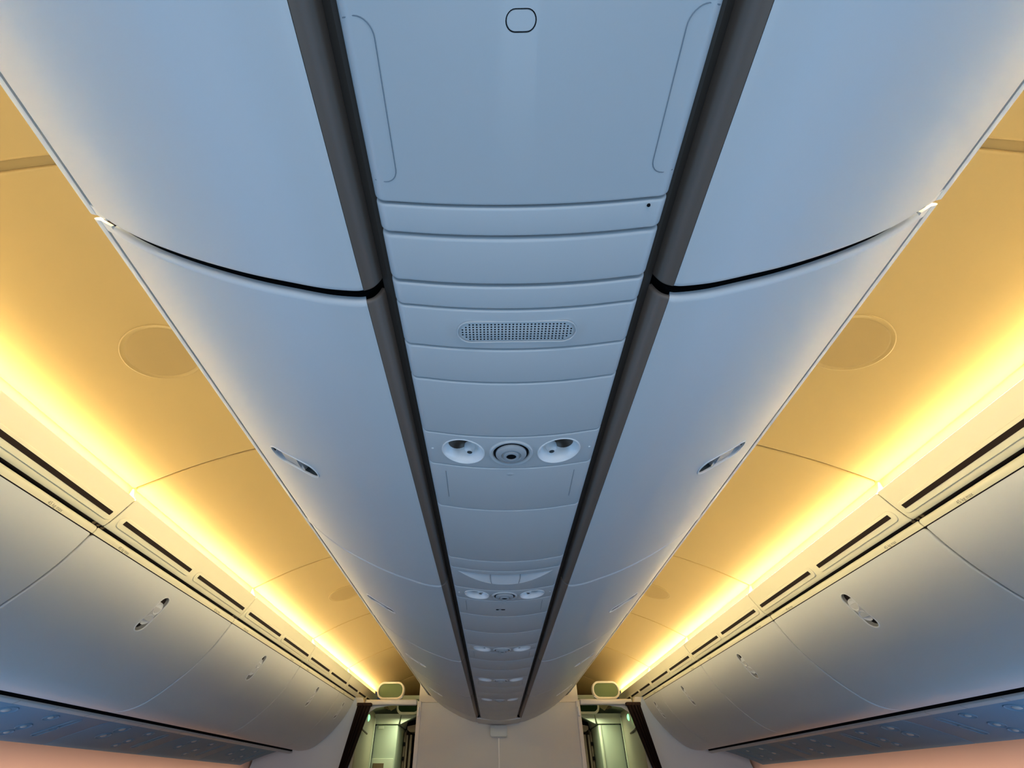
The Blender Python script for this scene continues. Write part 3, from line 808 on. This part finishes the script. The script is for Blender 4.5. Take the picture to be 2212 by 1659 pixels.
# ------------------------------------------------------------------ beyond the divider: galley zone
for left in (False, True):
    s = 'left' if left else 'right'; g = mir if left else (lambda q: q)
    t = Thing('hanging_sign', 'deep green sign half hidden behind the %s curtain rail' % s, 'sign', (-1.10 if left else 1.10, 6.8, .75))
    fo = rrect(1.10, .775, .285, .155, .070, 8); fi = rrect(1.10, .778, .245, .110, .052, 8)
    t.part('sign_frame', g(loft([[(x, y, z) for x, z in o] for y, o in ((6.86, fo), (6.80, fo), (6.80, fi), (6.86, fi))], ring=True)), 'galleyw')
    t.part('sign_face', g(loft([[(x, y, z) for x, z in fi] for y in (6.805, 6.85)])), 'green2')
    struct('ceiling', g(closed_sweep([(.80, .86), (1.30, .86), (1.62, .76), (1.62, .80), (1.30, .90), (.80, .90)], 6.86, 9.0)), 'galley')
    # upper wall between the amber ceiling and the lower galley ceiling
    struct('ceiling', g(closed_sweep([(.80, .84), (1.30, .84), (1.40, .78), (1.46, .80), (1.40, .95), (1.0, 1.02), (.80, 1.04)], 7.10, 7.14)), 'ceil')
    # galley cabinet seen through the aisle
    t = Thing('galley_cabinet', 'tall green-grey galley cabinet seen through the %s aisle opening' % s, 'cabinet', (-1.41 if left else 1.41, 7.5, -1.44))
    t.part('cabinet_body', g(box(1.275, 1.565, 7.22, 7.85, -1.44, .632, .012)), 'galley')
    t.part('cabinet_header', g(closed_sweep([(1.245, .745), (1.585, .745), (1.560, .640), (1.270, .640)], 7.195, 7.85)), 'galleyw')
    if left:
        t.part('cabinet_frame', g(box(1.29, 1.56, 7.205, 7.222, -.6, .302, .006)), 'galleyw')
        t.part('cabinet_hatch', g(box(1.40, 1.535, 7.198, 7.207, -.2, .256, .003)), 'brown')
        t.part('cabinet_label', g(box(1.455, 1.525, 7.210, 7.222, .590, .622, .003)), 'galleyw')
    else:
        t.part('cabinet_frame', g(box(1.275, 1.31, 7.200, 7.225, -1.44, .625, .010)), 'galleyw')
    # soffit
    solo('soffit', g(closed_sweep([(1.240, .742), (1.035, .772), (1.035, .728), (1.244, .640)], 7.2, 7.28)), 'galleyw', 'pale sloping soffit beside the %s galley header' % s, 'soffit', (-1.15 if left else 1.15, 7.2, .7))
    # lining of the door passage between curtain and cabinet
    t = Thing('passage_lining', 'beige curved lining between the %s curtain and the galley cabinet' % s, 'lining', (-1.6 if left else 1.6, 6.5, -1.44))
    t.part('lining_panel', g(([(1.44, 5.74, .74), (1.575, 7.165, .745), (1.575, 7.165, -1.4), (1.60, 5.74, -1.4), (1.50, 5.74, .1), (1.575, 7.165, .1)], [(0, 1, 5, 4), (4, 5, 2, 3)])), 'galleyb')
    t.part('lining_strip', g(box(1.555, 1.585, 7.14, 7.168, -1.4, .70, .006)), 'galleyw')
    t.part('handle_bar', g(tube([(1.470, 6.1, .50), (1.500, 6.5, .49)], .010, 8)), 'brown')
    solo('indicator_light', g(Fr((1.452, 6.28, .614), (0, 1, 0), (0, 0, 1), (-1, 0, 0)).map(lathe([(.0001, .012), (.018, .010), (.030, .002), (.032, -.004)], 20))), 'glow', 'small round green lit indicator beside the %s curtain' % s, 'indicator light', (-1.452 if left else 1.452, 6.28, .614))
    # dark galley bay with equipment
    t = Thing('galley_bay', 'dark galley bay with brown fittings behind the %s edge of the end wall' % s, 'galley bay', (-1.1 if left else 1.1, 7.9, -1.44))
    t.part('bay_back', g(box(.80, 1.28, 8.2, 8.25, -1.44, .75)), 'dark')
    t.part('bay_side', g(box(1.250, 1.270, 7.86, 8.2, -1.44, .63)), 'brown')
    t.part('bay_top', g(closed_sweep([(.85, .72), (1.22, .655), (1.22, .62), (1.18, .595), (.85, .60)], 7.65, 7.9)), 'tan')
    for k, (xa, xb, zz) in enumerate(((1.240, 1.266, .60), (1.215, 1.240, .57), (1.165, 1.195, .575))):
        t.part('bay_post', g(box(xa, xb, 7.72+.03*k, 7.76+.03*k, -1.44, zz, .006)), ('brown', 'tan', 'tan')[k])
    for z in (.47, .32):
        t.part('bay_catch', g(box(1.238, 1.264, 7.690, 7.718, z-.02, z+.02, .006)), 'dark')
struct('wall_far', box(-2.4, 2.4, 9.0, 9.05, -1.44, 1.0), 'dark')

# ------------------------------------------------------------------ lights
def area(name, loc_, rot, sx, sy, power, color, spread=PI):
    l = bpy.data.lights.new(name, 'AREA'); l.shape = 'RECTANGLE'; l.size = sx; l.size_y = sy; l.energy = power; l.color = color; l.spread = spread
    o = bpy.data.objects.new(name, l); col.objects.link(o); o.location = loc_; o.rotation_euler = rot
    return o
# daylight entering through the cabin windows on both sides (below the picture)
for sgn in (-1, 1):
    area('window_daylight', (sgn*2.36, 0.2, EYE-.62), (0, sgn*math.radians(128), 0), 0.5, 4.6, 19, (0.22, 0.55, 1.0), math.radians(150))
    area('sidewall_wash', (sgn*2.20, 2.8, EYE-.02), (0, -sgn*math.radians(98), 0), 0.06, 5.4, 3.4, (1.0, 0.68, 0.50), math.radians(115))
area('galley_ceiling_light', (1.15, 7.0, EYE+.70), (0, 0, 0), 0.3, 0.2, 3.2, (0.90, 1.0, 0.66))
area('galley_ceiling_light', (-1.15, 7.0, EYE+.70), (0, 0, 0), 0.3, 0.2, 3.2, (0.90, 1.0, 0.66))

area('below_fill', (0, -0.75, EYE-1.05), (PI-.08, 0, 0), 1.4, 2.4, 8.3, (0.48, 0.73, 1.0), math.radians(105))  # added upward fill for strip and centre bins, no cabin lamp
area('rear_fill', (0, -2.9, EYE-.35), (PI/2, 0, 0), 3.6, 0.9, 11, (0.94, 0.97, 1.0), math.radians(70))  # added fill behind the camera, aimed at the end wall

w = bpy.data.worlds.new('cabin_world'); scene.world = w; w.use_nodes = True
w.node_tree.nodes['Background'].inputs['Color'].default_value = (0.55, 0.7, 1.0, 1)
w.node_tree.nodes['Background'].inputs['Strength'].default_value = 0.05

# ------------------------------------------------------------------ camera
cam = bpy.data.cameras.new('camera'); co = bpy.data.objects.new('camera', cam); col.objects.link(co)
cam.sensor_width = 36.0; cam.lens = 980.0/2212*36.0; cam.shift_x = 59.58/2212; cam.clip_start = 0.02
co.location = (-0.03847, 0, EYE)
co.rotation_euler = (PI/2+0.7316067, 0, 0.0182234)
scene.camera = co
scene.view_settings.view_transform = 'Standard'
scene.view_settings.look = 'None'
scene.view_settings.exposure = 0.0
scene.cycles.max_bounces = 8
scene.cycles.diffuse_bounces = 6
